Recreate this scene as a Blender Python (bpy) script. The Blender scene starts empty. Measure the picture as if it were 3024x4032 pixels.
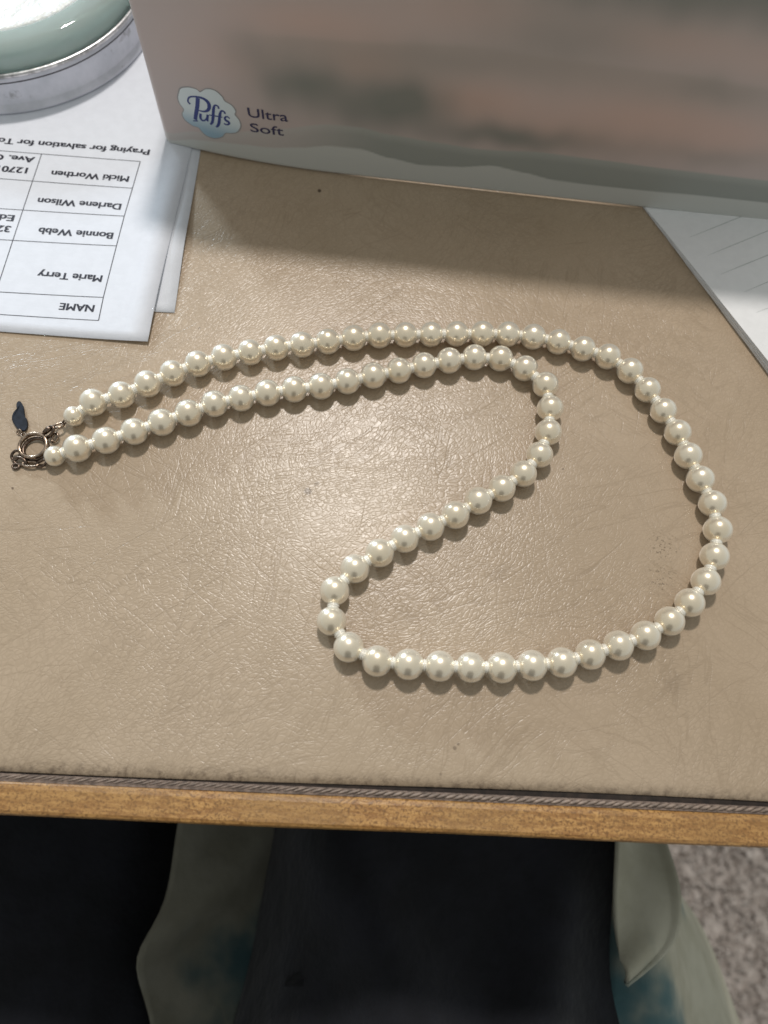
import bpy, bmesh, math, random
from mathutils import Vector, Matrix
random.seed(7)
MM = 0.001
scene = bpy.context.scene

# ------------------------------------------------------------------ camera
# phone held over the front edge of the desk; origin = point of the desk plane under the lens
F_PX, PITCH, ROLL, CAM_H = 2900.0, math.radians(67.5), math.radians(-6.4), 0.209
cam_data = bpy.data.cameras.new("camera")
cam = bpy.data.objects.new("camera", cam_data)
scene.collection.objects.link(cam)
cp, sp, cr, sr = math.cos(PITCH), math.sin(PITCH), math.cos(ROLL), math.sin(ROLL)
fwd = Vector((0, cp, -sp)); lev_down = Vector((0, -sp, -cp)); lev_right = Vector((1, 0, 0))
right = cr * lev_right + sr * lev_down
down = -sr * lev_right + cr * lev_down
M3 = Matrix((right, -down, -fwd)).transposed()
cam.matrix_world = Matrix.Translation((0, 0, CAM_H)) @ M3.to_4x4()
cam_data.sensor_fit = 'VERTICAL'
cam_data.sensor_height = 36.0
cam_data.sensor_width = 27.0
cam_data.lens = 36.0 * F_PX / 4032.0
cam_data.clip_start = 0.005
cam_data.clip_end = 50.0
cam_data.dof.use_dof = True
cam_data.dof.focus_distance = 0.228
cam_data.dof.aperture_fstop = 10.0
scene.camera = cam

# ------------------------------------------------------------------ light
world = bpy.data.worlds.new("World")
scene.world = world
world.use_nodes = True
bg = world.node_tree.nodes["Background"]
bg.inputs["Color"].default_value = (0.96, 1.0, 0.975, 1)
bg.inputs["Strength"].default_value = 0.47

def lamp(name, kind, loc, target, energy, color, **kw):
    d = bpy.data.lights.new(name, kind)
    d.energy = energy; d.color = color
    for k, v in kw.items(): setattr(d, k, v)
    o = bpy.data.objects.new(name, d)
    scene.collection.objects.link(o)
    o.location = loc
    o.rotation_euler = (Vector(target) - Vector(loc)).to_track_quat('-Z', 'Y').to_euler()
    return o
lamp("ceiling_lamp", 'AREA', (-0.10, 0.95, 1.66), (0, 0.1, 0), 20.8, (1.0, 0.95, 0.905), shape='DISK', size=0.17)
lamp("window_light", 'AREA', (-1.15, 1.55, 0.62), (0, 0.1, 0), 20.0, (0.72, 0.87, 1.0), shape='RECTANGLE', size=0.20, size_y=0.22)

scene.view_settings.view_transform = 'Standard'
scene.view_settings.look = 'None'
scene.view_settings.gamma = 1.0
scene.view_settings.exposure = 0.0
scene.view_settings.use_curve_mapping = False

# ------------------------------------------------------------------ helpers
def lin(r, g, b):
    f = lambda c: ((c / 255 + 0.055) / 1.055) ** 2.4 if c > 10 else c / 255 / 12.92
    return (f(r), f(g), f(b), 1.0)

def link(o):
    scene.collection.objects.link(o); return o

def tag(o, label=None, category=None, group=None, kind=None):
    if label: o["label"] = label
    if category: o["category"] = category
    if group: o["group"] = group
    if kind: o["kind"] = kind
    return o

def thing(name, loc, label, category, group=None, kind=None):
    o = bpy.data.objects.new(name, None)
    o.empty_display_size = 0.01
    o.location = loc
    link(o)
    return tag(o, label, category, group, kind)

def world_loc(o):
    v = Vector((0, 0, 0))
    while o is not None:
        v += o.location; o = o.parent
    return v

class MB:
    """collects geometry in world metres; build() links it as one mesh object"""
    def __init__(s): s.v = []; s.f = []
    def add(s, verts, faces):
        n = len(s.v); s.v += [tuple(p) for p in verts]; s.f += [tuple(i + n for i in f) for f in faces]; return s
    def box(s, a, b):
        x0, y0, z0 = a; x1, y1, z1 = b
        return s.add([(x0,y0,z0),(x1,y0,z0),(x1,y1,z0),(x0,y1,z0),(x0,y0,z1),(x1,y0,z1),(x1,y1,z1),(x0,y1,z1)],
                     [(0,3,2,1),(4,5,6,7),(0,1,5,4),(1,2,6,5),(2,3,7,6),(3,0,4,7)])
    def lathe(s, prof, c, n=64, closed=False):
        m = len(prof); vs = []; fs = []
        for k in range(n):
            a = 2 * math.pi * k / n
            for r, z in prof: vs.append((c[0] + r * math.cos(a), c[1] + r * math.sin(a), c[2] + z))
        rng = m if closed else m - 1
        for k in range(n):
            k2 = (k + 1) % n
            for i in range(rng):
                j = (i + 1) % m
                fs.append((k*m+i, k2*m+i, k2*m+j, k*m+j))
        return s.add(vs, fs)
    def tube(s, pts, r, n=10, closed=False, cap=True):
        pts = [Vector(p) for p in pts]; m = len(pts); vs = []; fs = []
        rr = r if isinstance(r, (list, tuple)) else [r] * m
        prev = None
        for i, p in enumerate(pts):
            if closed: t = pts[(i+1) % m] - pts[i-1]
            else: t = pts[min(i+1, m-1)] - pts[max(i-1, 0)]
            t.normalize()
            if prev is None:
                a = Vector((0, 0, 1)) if abs(t.z) < .9 else Vector((1, 0, 0))
                u = (a - a.dot(t) * t).normalized()
            else: u = (prev - prev.dot(t) * t).normalized()
            prev = u; w = t.cross(u)
            for k in range(n):
                an = 2 * math.pi * k / n
                vs.append(p + (u * math.cos(an) + w * math.sin(an)) * rr[i])
        for i in range(m if closed else m - 1):
            i2 = (i + 1) % m
            for k in range(n):
                k2 = (k + 1) % n
                fs.append((i*n+k, i*n+k2, i2*n+k2, i2*n+k))
        if cap and not closed:
            fs.append(tuple(range(n-1, -1, -1))); fs.append(tuple((m-1)*n + k for k in range(n)))
        return s.add(vs, fs)
    def prism(s, poly, axis_fn, t0, t1):
        """poly of 2-D points; axis_fn(a,b,t) -> world point"""
        n = len(poly)
        vs = [axis_fn(a, b, t0) for a, b in poly] + [axis_fn(a, b, t1) for a, b in poly]
        fs = [tuple(range(n-1, -1, -1)), tuple(range(n, 2*n))] + [(i, (i+1) % n, n + (i+1) % n, n + i) for i in range(n)]
        return s.add(vs, fs)
    def grid(s, nu, nv, fn):
        vs = [fn(i / (nu-1), j / (nv-1)) for i in range(nu) for j in range(nv)]
        fs = [(i*nv+j, (i+1)*nv+j, (i+1)*nv+j+1, i*nv+j+1) for i in range(nu-1) for j in range(nv-1)]
        return s.add(vs, fs)
    def build(s, name, mat, parent=None, smooth=False, origin=None, recalc=True):
        me = bpy.data.meshes.new(name)
        base = world_loc(parent) if parent is not None else Vector((0, 0, 0))
        org = Vector(origin) if origin is not None else base
        me.from_pydata([(Vector(p) - org) for p in s.v], [], s.f)
        if recalc:
            bm = bmesh.new(); bm.from_mesh(me); bmesh.ops.recalc_face_normals(bm, faces=bm.faces); bm.to_mesh(me); bm.free()
        me.update()
        if smooth:
            for p in me.polygons: p.use_smooth = True
        if mat: me.materials.append(mat)
        o = bpy.data.objects.new(name, me); link(o)
        o.location = org - base
        if parent is not None: o.parent = parent
        return o

def bevel(o, w, seg=2):
    m = o.modifiers.new("bevel", 'BEVEL'); m.width = w; m.segments = seg; m.limit_method = 'ANGLE'; m.angle_limit = math.radians(40)
    return o

class NT:
    """tiny node builder"""
    def __init__(s, name):
        s.mat = bpy.data.materials.new(name); s.mat.use_nodes = True
        s.t = s.mat.node_tree; s.t.nodes.clear()
        s.out = s.t.nodes.new('ShaderNodeOutputMaterial')
        s.bsdf = s.t.nodes.new('ShaderNodeBsdfPrincipled')
        s.t.links.new(s.bsdf.outputs[0], s.out.inputs[0])
    def n(s, kind, **props):
        x = s.t.nodes.new(kind)
        for k, v in props.items(): setattr(x, k, v)
        return x
    def put(s, sock, v):
        if hasattr(v, 'is_output') or isinstance(v, bpy.types.NodeSocket): s.t.links.new(v, sock)
        elif v is not None: sock.default_value = v
    def P(s, **kw):
        for k, v in kw.items():
            s.put(s.bsdf.inputs[k.replace('_', ' ')], v)
        return s
    def coord(s, which='Object'):
        return s.n('ShaderNodeTexCoord').outputs[which]
    def math(s, op, a, b=None, c=None, clamp=False):
        x = s.n('ShaderNodeMath', operation=op, use_clamp=clamp)
        s.put(x.inputs[0], a)
        if b is not None: s.put(x.inputs[1], b)
        if c is not None: s.put(x.inputs[2], c)
        return x.outputs[0]
    def vmath(s, op, a, b=None, scale=None):
        x = s.n('ShaderNodeVectorMath', operation=op)
        s.put(x.inputs[0], a)
        if b is not None: s.put(x.inputs[1], b)
        if scale is not None: s.put(x.inputs['Scale'], scale)
        return x.outputs['Value'] if op in ('LENGTH', 'DISTANCE', 'DOT_PRODUCT') else x.outputs[0]
    def mapping(s, vec, loc=(0,0,0), rot=(0,0,0), scale=(1,1,1)):
        x = s.n('ShaderNodeMapping'); s.put(x.inputs[0], vec)
        x.inputs['Location'].default_value = loc; x.inputs['Rotation'].default_value = rot; x.inputs['Scale'].default_value = scale
        return x.outputs[0]
    def rotmap(s, vec, rot, scale, loc=(0, 0, 0)):          # turn first, then stretch
        return s.mapping(s.mapping(vec, rot=(0, 0, rot)), loc=loc, scale=scale)
    def noise(s, vec, scale, detail=3, rough=.5, dist=0, out='Fac'):
        x = s.n('ShaderNodeTexNoise'); s.put(x.inputs['Vector'], vec)
        x.inputs['Scale'].default_value = scale; x.inputs['Detail'].default_value = detail
        x.inputs['Roughness'].default_value = rough; x.inputs['Distortion'].default_value = dist
        return x.outputs[out]
    def voronoi(s, vec, scale, feature='DISTANCE_TO_EDGE', rand=1.0, out='Distance'):
        x = s.n('ShaderNodeTexVoronoi', feature=feature); s.put(x.inputs['Vector'], vec)
        x.inputs['Scale'].default_value = scale; x.inputs['Randomness'].default_value = rand
        return x.outputs[out]
    def ramp(s, fac, a, b, lo=0.0, hi=1.0, smooth=True):
        x = s.n('ShaderNodeMapRange', interpolation_type='SMOOTHSTEP' if smooth else 'LINEAR')
        s.put(x.inputs['Value'], fac); x.inputs['From Min'].default_value = a; x.inputs['From Max'].default_value = b
        x.inputs['To Min'].default_value = lo; x.inputs['To Max'].default_value = hi
        return x.outputs[0]
    def mix(s, fac, a, b, blend='MIX'):
        x = s.n('ShaderNodeMix', data_type='RGBA', blend_type=blend)
        s.put(x.inputs[0], fac); s.put(x.inputs[6], a); s.put(x.inputs[7], b)
        return x.outputs[2]
    def bump(s, h, strength, dist, normal=None):
        x = s.n('ShaderNodeBump'); s.put(x.inputs['Height'], h)
        x.inputs['Strength'].default_value = strength; x.inputs['Distance'].default_value = dist
        if normal is not None: s.put(x.inputs['Normal'], normal)
        return x.outputs[0]

def simple(name, color, rough=.5, metal=0.0, spec=.5, noise_scale=None, noise_amt=.15, bump=None):
    m = NT(name); c = color
    if noise_scale:
        n = m.noise(m.coord(), noise_scale, 4, .6)
        dark = tuple(x * (1 - noise_amt) for x in color[:3]) + (1,)
        lite = tuple(min(1, x * (1 + noise_amt)) for x in color[:3]) + (1,)
        c = m.mix(m.ramp(n, .3, .7), dark, lite)
        if bump: m.P(Normal=m.bump(n, bump[0], bump[1]))
    m.P(Base_Color=c, Roughness=rough, Metallic=metal, Specular_IOR_Level=spec)
    return m.mat

# ------------------------------------------------------------------ materials
def leather_material():
    m = NT("tan_desk_leather"); co = m.coord()
    flat = m.mapping(co, scale=(1, 1, 0))
    w1 = m.vmath('SUBTRACT', m.noise(flat, 150, 3, .55, out='Color'), (.5, .5, .5))
    w2 = m.vmath('SUBTRACT', m.noise(flat, 28, 2, .5, out='Color'), (.5, .5, .5))
    wv = m.vmath('ADD', m.vmath('ADD', flat, m.vmath('SCALE', w1, scale=.0035)), m.vmath('SCALE', w2, scale=.016))
    wv = m.mapping(wv, scale=(1, 1, 0))
    # fine pebble grain, stretched in slowly turning directions
    g1 = m.voronoi(m.rotmap(wv, 1.05, (1, .60, 0)), 900)
    g1 = m.ramp(g1, 0.0, .22)
    g2 = m.noise(wv, 1150, 2, .5)
    g3 = m.noise(flat, 420, 3, .6)
    grain = m.math('ADD', m.math('MULTIPLY', g1, .55), m.math('ADD', m.math('MULTIPLY', g2, .75), m.math('MULTIPLY', g3, .5)))
    area = m.ramp(m.noise(flat, 14, 2, .5), .32, .66, .45, 1.0)
    grain = m.math('MULTIPLY', grain, area)
    # long thin creases: level lines of stretched noise, four directions, each in its own areas
    wl = m.mapping(m.vmath('ADD', flat, m.vmath('SCALE', w2, scale=.006)), scale=(1, 1, 0))
    crease = None
    for (rot, off, sc, st, wd, k) in ((-.75, 0, 80, .13, .017, 1.0), (-1.45, 3, 105, .16, .020, .9), (-.35, 7, 95, .14, .016, .8), (.55, 11, 110, .15, .018, .8), (-1.05, 15, 210, .24, .04, .6), (1.2, 19, 190, .22, .035, .5)):
        n_ = m.noise(m.rotmap(wl, rot, (st, 1, 0), (off, off * .7, 0)), sc, 3, .55)
        ln = m.ramp(m.math('ABSOLUTE', m.math('SUBTRACT', n_, .5)), 0.0, wd, 1, 0)
        mk = m.ramp(m.noise(m.mapping(flat, loc=(off * 2 + 1, off, 0)), 26, 2, .5), .46, .60)
        ln = m.math('MULTIPLY', m.math('MULTIPLY', ln, mk), k)
        crease = ln if crease is None else m.math('MAXIMUM', crease, ln)
    dents = m.noise(flat, 38, 2, .5)
    h = m.math('SUBTRACT', m.math('ADD', m.math('MULTIPLY', grain, 1.1), m.math('MULTIPLY', dents, .5)), m.math('MULTIPLY', crease, .62))
    # colour: mottled tan, dirt in the creases, ink and rubbed stains
    base = m.mix(m.ramp(m.noise(flat, 18, 4, .6), .3, .7), (.400, .306, .210, 1), (.446, .345, .244, 1))
    base = m.mix(m.math('MULTIPLY', crease, .30), base, (.25, .18, .115, 1))
    base = m.mix(m.math('MULTIPLY', m.math('MULTIPLY', m.math('SUBTRACT', 1.0, g1), area), .22), base, (.25, .185, .12, 1))
    base = m.mix(m.ramp(m.noise(flat, 900, 2, .6), .62, .8, 0, .22), base, (.25, .185, .12, 1))
    def spot(x, y, r, soft=.4):
        d = m.vmath('DISTANCE', m.vmath('ADD', flat, m.vmath('SCALE', w1, scale=.0016)), (x * MM, y * MM, 0))
        return m.ramp(d, r * MM * (1 - soft), r * MM * (1 + soft), 1, 0)
    speck = m.ramp(m.noise(flat, 1000, 3, .65), .56, .64)
    rub = m.math('MULTIPLY', m.math('MAXIMUM', spot(86.5, 85.5, 4.2, .7), spot(85.2, 75.5, 4.0, .8)), speck)
    base = m.mix(m.math('MULTIPLY', rub, .75), base, (.085, .055, .03, 1))
    for x, y, r, k in ((-37.4, 212.5, .75, .9), (-23.9, 90.6, 1.1, .55), (-21.8, 93.5, .7, .4), (26.3, 19.8, .5, .5), (27.2, 20.8, .35, .5),
                       (23, 12.5, .4, .35), (55, 108.0, .35, .6), (-113.0, 80.5, .45, .7), (-69, 146, .4, .5), (88, 44, 3.0, .12), (62, 116, .3, .5)):
        base = m.mix(m.math('MULTIPLY', spot(x, y, r), k), base, (.07, .042, .025, 1))
    # grime along the front groove (desk edge direction is 4 degrees to x)
    sep = m.n('ShaderNodeSeparateXYZ'); m.put(sep.inputs[0], flat)
    edge = m.math('SUBTRACT', sep.outputs[1], m.math('ADD', .0076, m.math('MULTIPLY', sep.outputs[0], .0640)))
    grime = m.math('MULTIPLY', m.ramp(edge, .0002, .0042, 1, 0), m.ramp(m.noise(flat, 420, 4, .7), .42, .68, .12, 1))
    base = m.mix(m.math('MULTIPLY', grime, .7), base, (.11, .075, .05, 1))
    rough = m.math('ADD', .25, m.math('MULTIPLY', m.noise(flat, 300, 3, .6), .12))
    nrm = m.bump(h, .45, .00015)
    m.P(Base_Color=base, Roughness=rough, Specular_IOR_Level=.42, Normal=nrm)
    return m.mat

def wood_material():
    m = NT("golden_oak_edge"); co = m.coord()
    st = m.mapping(co, rot=(0, 0, -.069), scale=(.22, 1, 1))
    n1 = m.noise(st, 700, 4, .65, .4)
    n2 = m.noise(m.mapping(co, scale=(.9, 1, 1)), 1300, 3, .7)
    big = m.noise(co, 30, 3, .5)
    c = m.mix(m.ramp(n1, .34, .66), (.275, .125, .033, 1), (.49, .265, .085, 1))
    c = m.mix(m.ramp(n2, .50, .60, 0, .9), c, (.17, .08, .022, 1))
    c = m.mix(m.ramp(n2, .28, .42, .5, 0), c, (.66, .42, .17, 1))
    c = m.mix(m.ramp(big, .4, .65, 0, .5), c, (.30, .17, .06, 1))
    m.P(Base_Color=c, Roughness=.42, Normal=m.bump(m.math('ADD', n1, n2), .45, .00018))
    return m.mat

def pearl_material():
    m = NT("cream_pearl"); co = m.coord()
    info = m.n('ShaderNodeObjectInfo').outputs['Random']
    c = m.mix(info, (.90, .805, .655, 1), (.95, .875, .75, 1))
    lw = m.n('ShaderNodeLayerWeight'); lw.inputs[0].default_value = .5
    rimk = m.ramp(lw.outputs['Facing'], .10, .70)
    c = m.mix(rimk, m.mix(1.0, c, (.90, .86, .78, 1), 'MULTIPLY'), (.98, .95, .85, 1))  # darker centre painted in for a dark reflection overhead, rim kept paler
    nz = m.noise(co, 500, 2, .5)
    m.P(Base_Color=c, Metallic=.58, Roughness=m.math('ADD', .25, m.math('MULTIPLY', nz, .06)), Specular_IOR_Level=.6,
        Coat_Weight=1.0, Coat_Roughness=.115, Coat_IOR=1.5)
    return m.mat

def paper_material(name, c=(.80, .81, .85, 1)):
    m = NT(name); co = m.coord()
    n = m.noise(co, 260, 4, .6)
    fib = m.noise(m.mapping(co, scale=(.25, 1, 1)), 900, 3, .6)
    dk = tuple(x * .965 for x in c[:3]) + (1,)
    m.P(Base_Color=m.mix(m.ramp(n, .35, .65), dk, c), Roughness=.75, Specular_IOR_Level=.25,
        Normal=m.bump(m.math('ADD', n, fib), .18, .0003))
    return m.mat

M_leather = leather_material()
M_wood = wood_material()
M_pearl = pearl_material()
M_paper = paper_material("white_printer_paper", (.735, .755, .81, 1))
M_paper2 = paper_material("white_copy_paper", (.72, .74, .785, 1))
M_pad = paper_material("white_writing_pad", (.80, .80, .80, 1))
M_ink = simple("black_printer_ink", (.018, .018, .03, 1), .6, spec=.3)
M_rule = simple("grey_rule_ink", (.36, .40, .37, 1), .7, spec=.2)
M_dark = simple("dark_brown_wood", (.035, .02, .013, 1), .5, noise_scale=90)
M_groove = simple("groove_shade", (.022, .014, .010, 1), .8, noise_scale=400, noise_amt=.5)  # near-black, the shadow of the gap put into its colour
M_trim = simple("worn_bronze_trim", (.25, .19, .15, 1), .7, metal=.0, noise_scale=500, noise_amt=.35, bump=(.5, .0002))
M_bronze = simple("tarnished_rose_bronze", (.36, .275, .21, 1), .26, metal=1.0, noise_scale=900, noise_amt=.5)
M_bronze_dark = simple("dark_tarnished_bronze", (.15, .11, .085, 1), .34, metal=1.0, noise_scale=900, noise_amt=.5)
M_tag = simple("navy_slate_enamel", (.013, .017, .026, 1), .7, spec=.25, noise_scale=700, noise_amt=.35, bump=(.3, .0002))

# ------------------------------------------------------------------ the setting: floor
def carpet_material():
    m = NT("beige_carpet"); co = m.coord()
    n = m.noise(co, 130, 5, .7); n2 = m.noise(co, 330, 3, .7)
    c = m.mix(m.ramp(n, .36, .64), (.40, .345, .305, 1), (.74, .665, .61, 1))
    c = m.mix(m.ramp(n2, .55, .75, 0, .5), c, (.22, .19, .165, 1))
    m.P(Base_Color=c, Roughness=.95, Specular_IOR_Level=.1, Normal=m.bump(n, .8, .006))
    return m.mat
FLOOR_Z = -0.742
def carpet_fn(u, v):
    x = -1.3 + 2.6 * u; y = -1.2 + 2.8 * v
    return (x, y, FLOOR_Z + .002 * math.sin(41 * x + 13 * y) * math.sin(37 * y - 9 * x))
carpet = MB().grid(60, 60, carpet_fn).build("carpet_floor", carpet_material(), smooth=True)
tag(carpet, kind="structure")
# tufts that stand up where the carpet shows beside the desk
tm = MB()
for k in range(5200):
    x = random.uniform(.22, .66); y = random.uniform(-.30, .22)
    a = random.uniform(0, 6.28); hgt = random.uniform(.006, .013); w = random.uniform(.0018, .0034)
    lx, ly = random.gauss(0, .005), random.gauss(0, .005)
    z = FLOOR_Z
    vs = []
    for i in range(3):
        an = a + i * 2.094
        vs.append((x + w * math.cos(an), y + w * math.sin(an), z))
    for i in range(3):
        an = a + .8 + i * 2.094
        vs.append((x + lx + .8 * w * math.cos(an), y + ly + .8 * w * math.sin(an), z + hgt))
    tm.add(vs, [(0, 1, 4, 3), (1, 2, 5, 4), (2, 0, 3, 5), (3, 4, 5)])
tufts = tm.build("carpet_tufts", carpet.data.materials[0], recalc=False)
tag(tufts, "short beige carpet pile beside the desk", "carpet", kind="stuff")

# ------------------------------------------------------------------ desk
A = math.atan2(12.2, 204.7) + .004          # direction of the front edge
ux = Vector((math.cos(A), math.sin(A), 0)); uy = Vector((-math.sin(A), math.cos(A), 0))
FRONT = Vector((0, .0076, 0))               # point on the inner line of the groove under x = 0
def D(s, t, z=0.0):                         # desk frame: s along the edge, t away from the sitter
    return FRONT + ux * s + uy * t + Vector((0, 0, z))
S0, S1, T1 = -.62, .170, .50                # desk ends
desk = thing("desk", (0, 0, FLOOR_Z), "desk with tan leather top and golden wooden front edge under the pearls", "desk")
def slab(mb, s0, s1, t0, t1, z0, z1):
    vs = [D(s0,t0,z0), D(s1,t0,z0), D(s1,t1,z0), D(s0,t1,z0), D(s0,t0,z1), D(s1,t0,z1), D(s1,t1,z1), D(s0,t1,z1)]
    return mb.add(vs, [(0,3,2,1),(4,5,6,7),(0,1,5,4),(1,2,6,5),(2,3,7,6),(3,0,4,7)])
# leather sheet with a softly rolled front lip
def leather_fn(u, v):
    s = S0 + .012 + (S1 - S0 - .024) * u
    t = (v ** 2.2) * (T1 - .012)
    roll = -.0011 * math.exp(-t / .0011)
    wav = .00022 * math.sin(s * 61) * math.exp(-t / .02)
    return D(s, t + .0006 * math.sin(s * 23) * math.exp(-t / .01), roll + wav * .5)
MB().grid(120, 80, leather_fn).build("leather_inlay", M_leather, desk, smooth=True)
slab(MB(), S0, S1, -.0045, T1, -.0225, -.0030).build("desk_board", M_dark, desk)
slab(MB(), S0 + .001, S1 - .001, -.0024, .0022, -.0030, -.0016).build("groove", M_groove, desk)
# stitched trim cord lying between the groove and the wood (worn away to the left)
cord = MB()
ss0 = lambda a, b, x: (lambda k: k * k * (3 - 2 * k))(max(0, min(1, (x - a) / (b - a))))
slab(MB(), S0 + .001, S1 - .001, -.0030, -.0010, -.0016, -.0007).build("trim_strip", simple("dark_trim_felt", (.17, .125, .10, 1), .8, noise_scale=600, noise_amt=.45), desk)
n_st = 330
for k in range(n_st):
    s = S0 + .004 + (S1 - S0 - .008) * k / n_st
    wear = ss0(-.03, .03, s) * .75 + .25 * random.random()
    t = -.00185 - .00012 * math.sin(s * 30)
    l = (S1 - S0) / n_st
    p0 = D(s - l * .85, t - .0006, -.0008); p1 = D(s + l * .85, t + .0006, -.0008)
    cord.tube([p0, p0.lerp(p1, .3) + Vector((0, 0, .0003)), p0.lerp(p1, .7) + Vector((0, 0, .0003)), p1], [.00012, .00034 * wear + .00012, .00034 * wear + .00012, .00012], 6)
tc = cord.build("trim_cord", M_trim, desk, smooth=True)
tc["kind"] = "stuff"
# wooden edge with eased corners
we = MB()
prof = [(-.0030, -.0215), (-.0030, -.0009), (-.0036, -.00045), (-.0048, -.0003), (-.0100, -.0004), (-.0108, -.0008), (-.0112, -.0016), (-.0112, -.0205), (-.0105, -.0218), (-.0040, -.0218)]
ns = 60
vs = []; fs = []
for i in range(ns):
    s = S0 - .003 + (S1 - S0 + .006) * i / (ns - 1)
    for (t, z) in prof: vs.append(D(s, t + .00012 * math.sin(s * 55) , z))
m_ = len(prof)
for i in range(ns - 1):
    for j in range(m_):
        fs.append((i*m_+j, i*m_+(j+1) % m_, (i+1)*m_+(j+1) % m_, (i+1)*m_+j))
fs.append(tuple(range(m_))); fs.append(tuple((ns-1)*m_ + j for j in range(m_)))
we.add(vs, fs).build("wooden_edge", M_wood, desk, smooth=False)
for (s, t) in ((S0 + .03, .03), (S1 - .03, .03), (S0 + .03, T1 - .03), (S1 - .03, T1 - .03)):
    lm = MB(); w0, w1 = .022, .014
    vs = [D(s + a * w, t + b * w, z) for z, w in ((-.0225, w0), (FLOOR_Z + .001, w1)) for a, b in ((-1,-1),(1,-1),(1,1),(-1,1))]
    lm.add(vs, [(0,1,2,3),(4,7,6,5),(0,4,5,1),(1,5,6,2),(2,6,7,3),(3,7,4,0)]).build("leg", M_dark, desk)
slab(MB(), S0 + .004, -.215, .012, T1 - .05, -.70, -.0228).build("added_pedestal", M_dark, desk)  # unseen pedestal with drawers, added to block light from the left under the desk
for k in range(3):
    fr = slab(MB(), S0 + .012, -.223, -.004, .0118, -.690 + k * .222, -.480 + k * .222).build("added_drawer_front", M_dark, desk); bevel(fr, .003)
    MB().tube([D(-.45, -.004, -.585 + k * .222), D(-.44, -.026, -.585 + k * .222), D(-.39, -.026, -.585 + k * .222), D(-.38, -.004, -.585 + k * .222)], .004, 8).build("added_handle", M_bronze_dark, fr, smooth=True)
slab(MB(), S0 + .05, S1 - .05, T1 - .045, T1 - .030, -.60, -.0225).build("modesty_panel", M_dark, desk)

# ------------------------------------------------------------------ the necklace
PEARLS = [(-99.9,105.8),(-94.7,110.8),(-86.4,114.8),(-79.3,119.8),(-72.7,124.5),(-65.3,129.2),(-57.5,132.7),(-49.3,135.8),(-41.1,138.7),(-32.9,141.0),(-24.9,143.3),(-16.6,145.8),(-8.1,148.0),(0.6,149.5),(9.0,150.8),(17.4,152.1),(26.2,153.3),(34.9,154.3),(43.3,154.4),(52.0,153.5),(60.4,151.8),(68.4,149.9),(76.0,145.1),(81.7,138.5),(86.6,131.1),(90.9,123.6),(93.9,115.4),(97.2,107.8),(100.4,100.3),(101.5,91.2),(99.9,82.4),(96.8,74.3),(91.5,67.0),(85.4,60.9),(78.3,55.9),(70.4,52.1),(62.1,48.5),(54.2,45.4),(46.1,43.7),(37.5,42.1),(28.7,41.2),(20.2,40.6),(11.5,40.1),(3.0,40.0),(-5.7,43.1),(-11.3,49.9),(-11.5,58.8),(-6.6,66.0),(0.1,71.7),(7.1,77.1),(14.4,81.8),(21.2,86.2),(28.3,92.1),(35.2,97.1),(41.6,102.8),(46.5,109.9),(49.2,118.5),(49.6,127.2),(47.9,135.9),(40.9,141.5),(32.7,144.2),(24.0,143.5),(15.7,141.1),(7.8,138.3),(-0.4,135.1),(-8.2,132.2),(-16.5,128.9),(-24.8,125.9),(-33.0,123.7),(-41.4,121.2),(-49.2,118.3),(-57.2,115.2),(-64.5,110.9),(-72.0,106.6),(-79.8,102.3),(-87.5,98.2),(-95.4,94.4),(-102.0,91.5)]
neck = thing("pearl_necklace", (.0, .1, 0), "string of cream pearls looped on the tan leather with a tarnished ring clasp", "necklace")
NB = Vector((.0, .1, 0))
R = .00427
def pearl_mesh():
    me = bpy.data.meshes.new("pearl"); bm = bmesh.new()
    bmesh.ops.create_uvsphere(bm, u_segments=40, v_segments=26, radius=1.0)
    for v in bm.verts:                      # drill hole dimples at the poles
        a = math.acos(max(-1, min(1, abs(v.co.z))))
        if a < .34:
            v.co.z *= (1 - .10 * (1 - a / .34) ** 1.5)
    for f in bm.faces: f.smooth = True
    bm.to_mesh(me); bm.free(); me.materials.append(M_pearl); return me
PM = pearl_mesh()
def spacer_mesh():
    mb = MB()
    prof = []
    for i in range(13):
        z = -1 + 2 * i / 12
        prof.append((1.0 * (.80 + .20 * abs(math.cos(z * math.pi * 1.5))) * (1 - .25 * abs(z) ** 3), z))
    mb.lathe([(0.0, -1)] + prof + [(0.0, 1)], (0, 0, 0), 14)
    o = mb.build("spacer", M_pearl, smooth=True); me = o.data; bpy.data.objects.remove(o); return me
M_spacer = simple("white_spacer", (.88, .85, .77, 1), .25, metal=.1, spec=.6)
SM = spacer_mesh()
SM.materials[0] = M_spacer
centres = []
N = len(PEARLS)
for i, (x, y) in enumerate(PEARLS):
    r = R * (.735 if i in (0, N - 1) else random.uniform(.985, 1.015))
    centres.append((Vector((x * MM, y * MM, r)), r))
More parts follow.
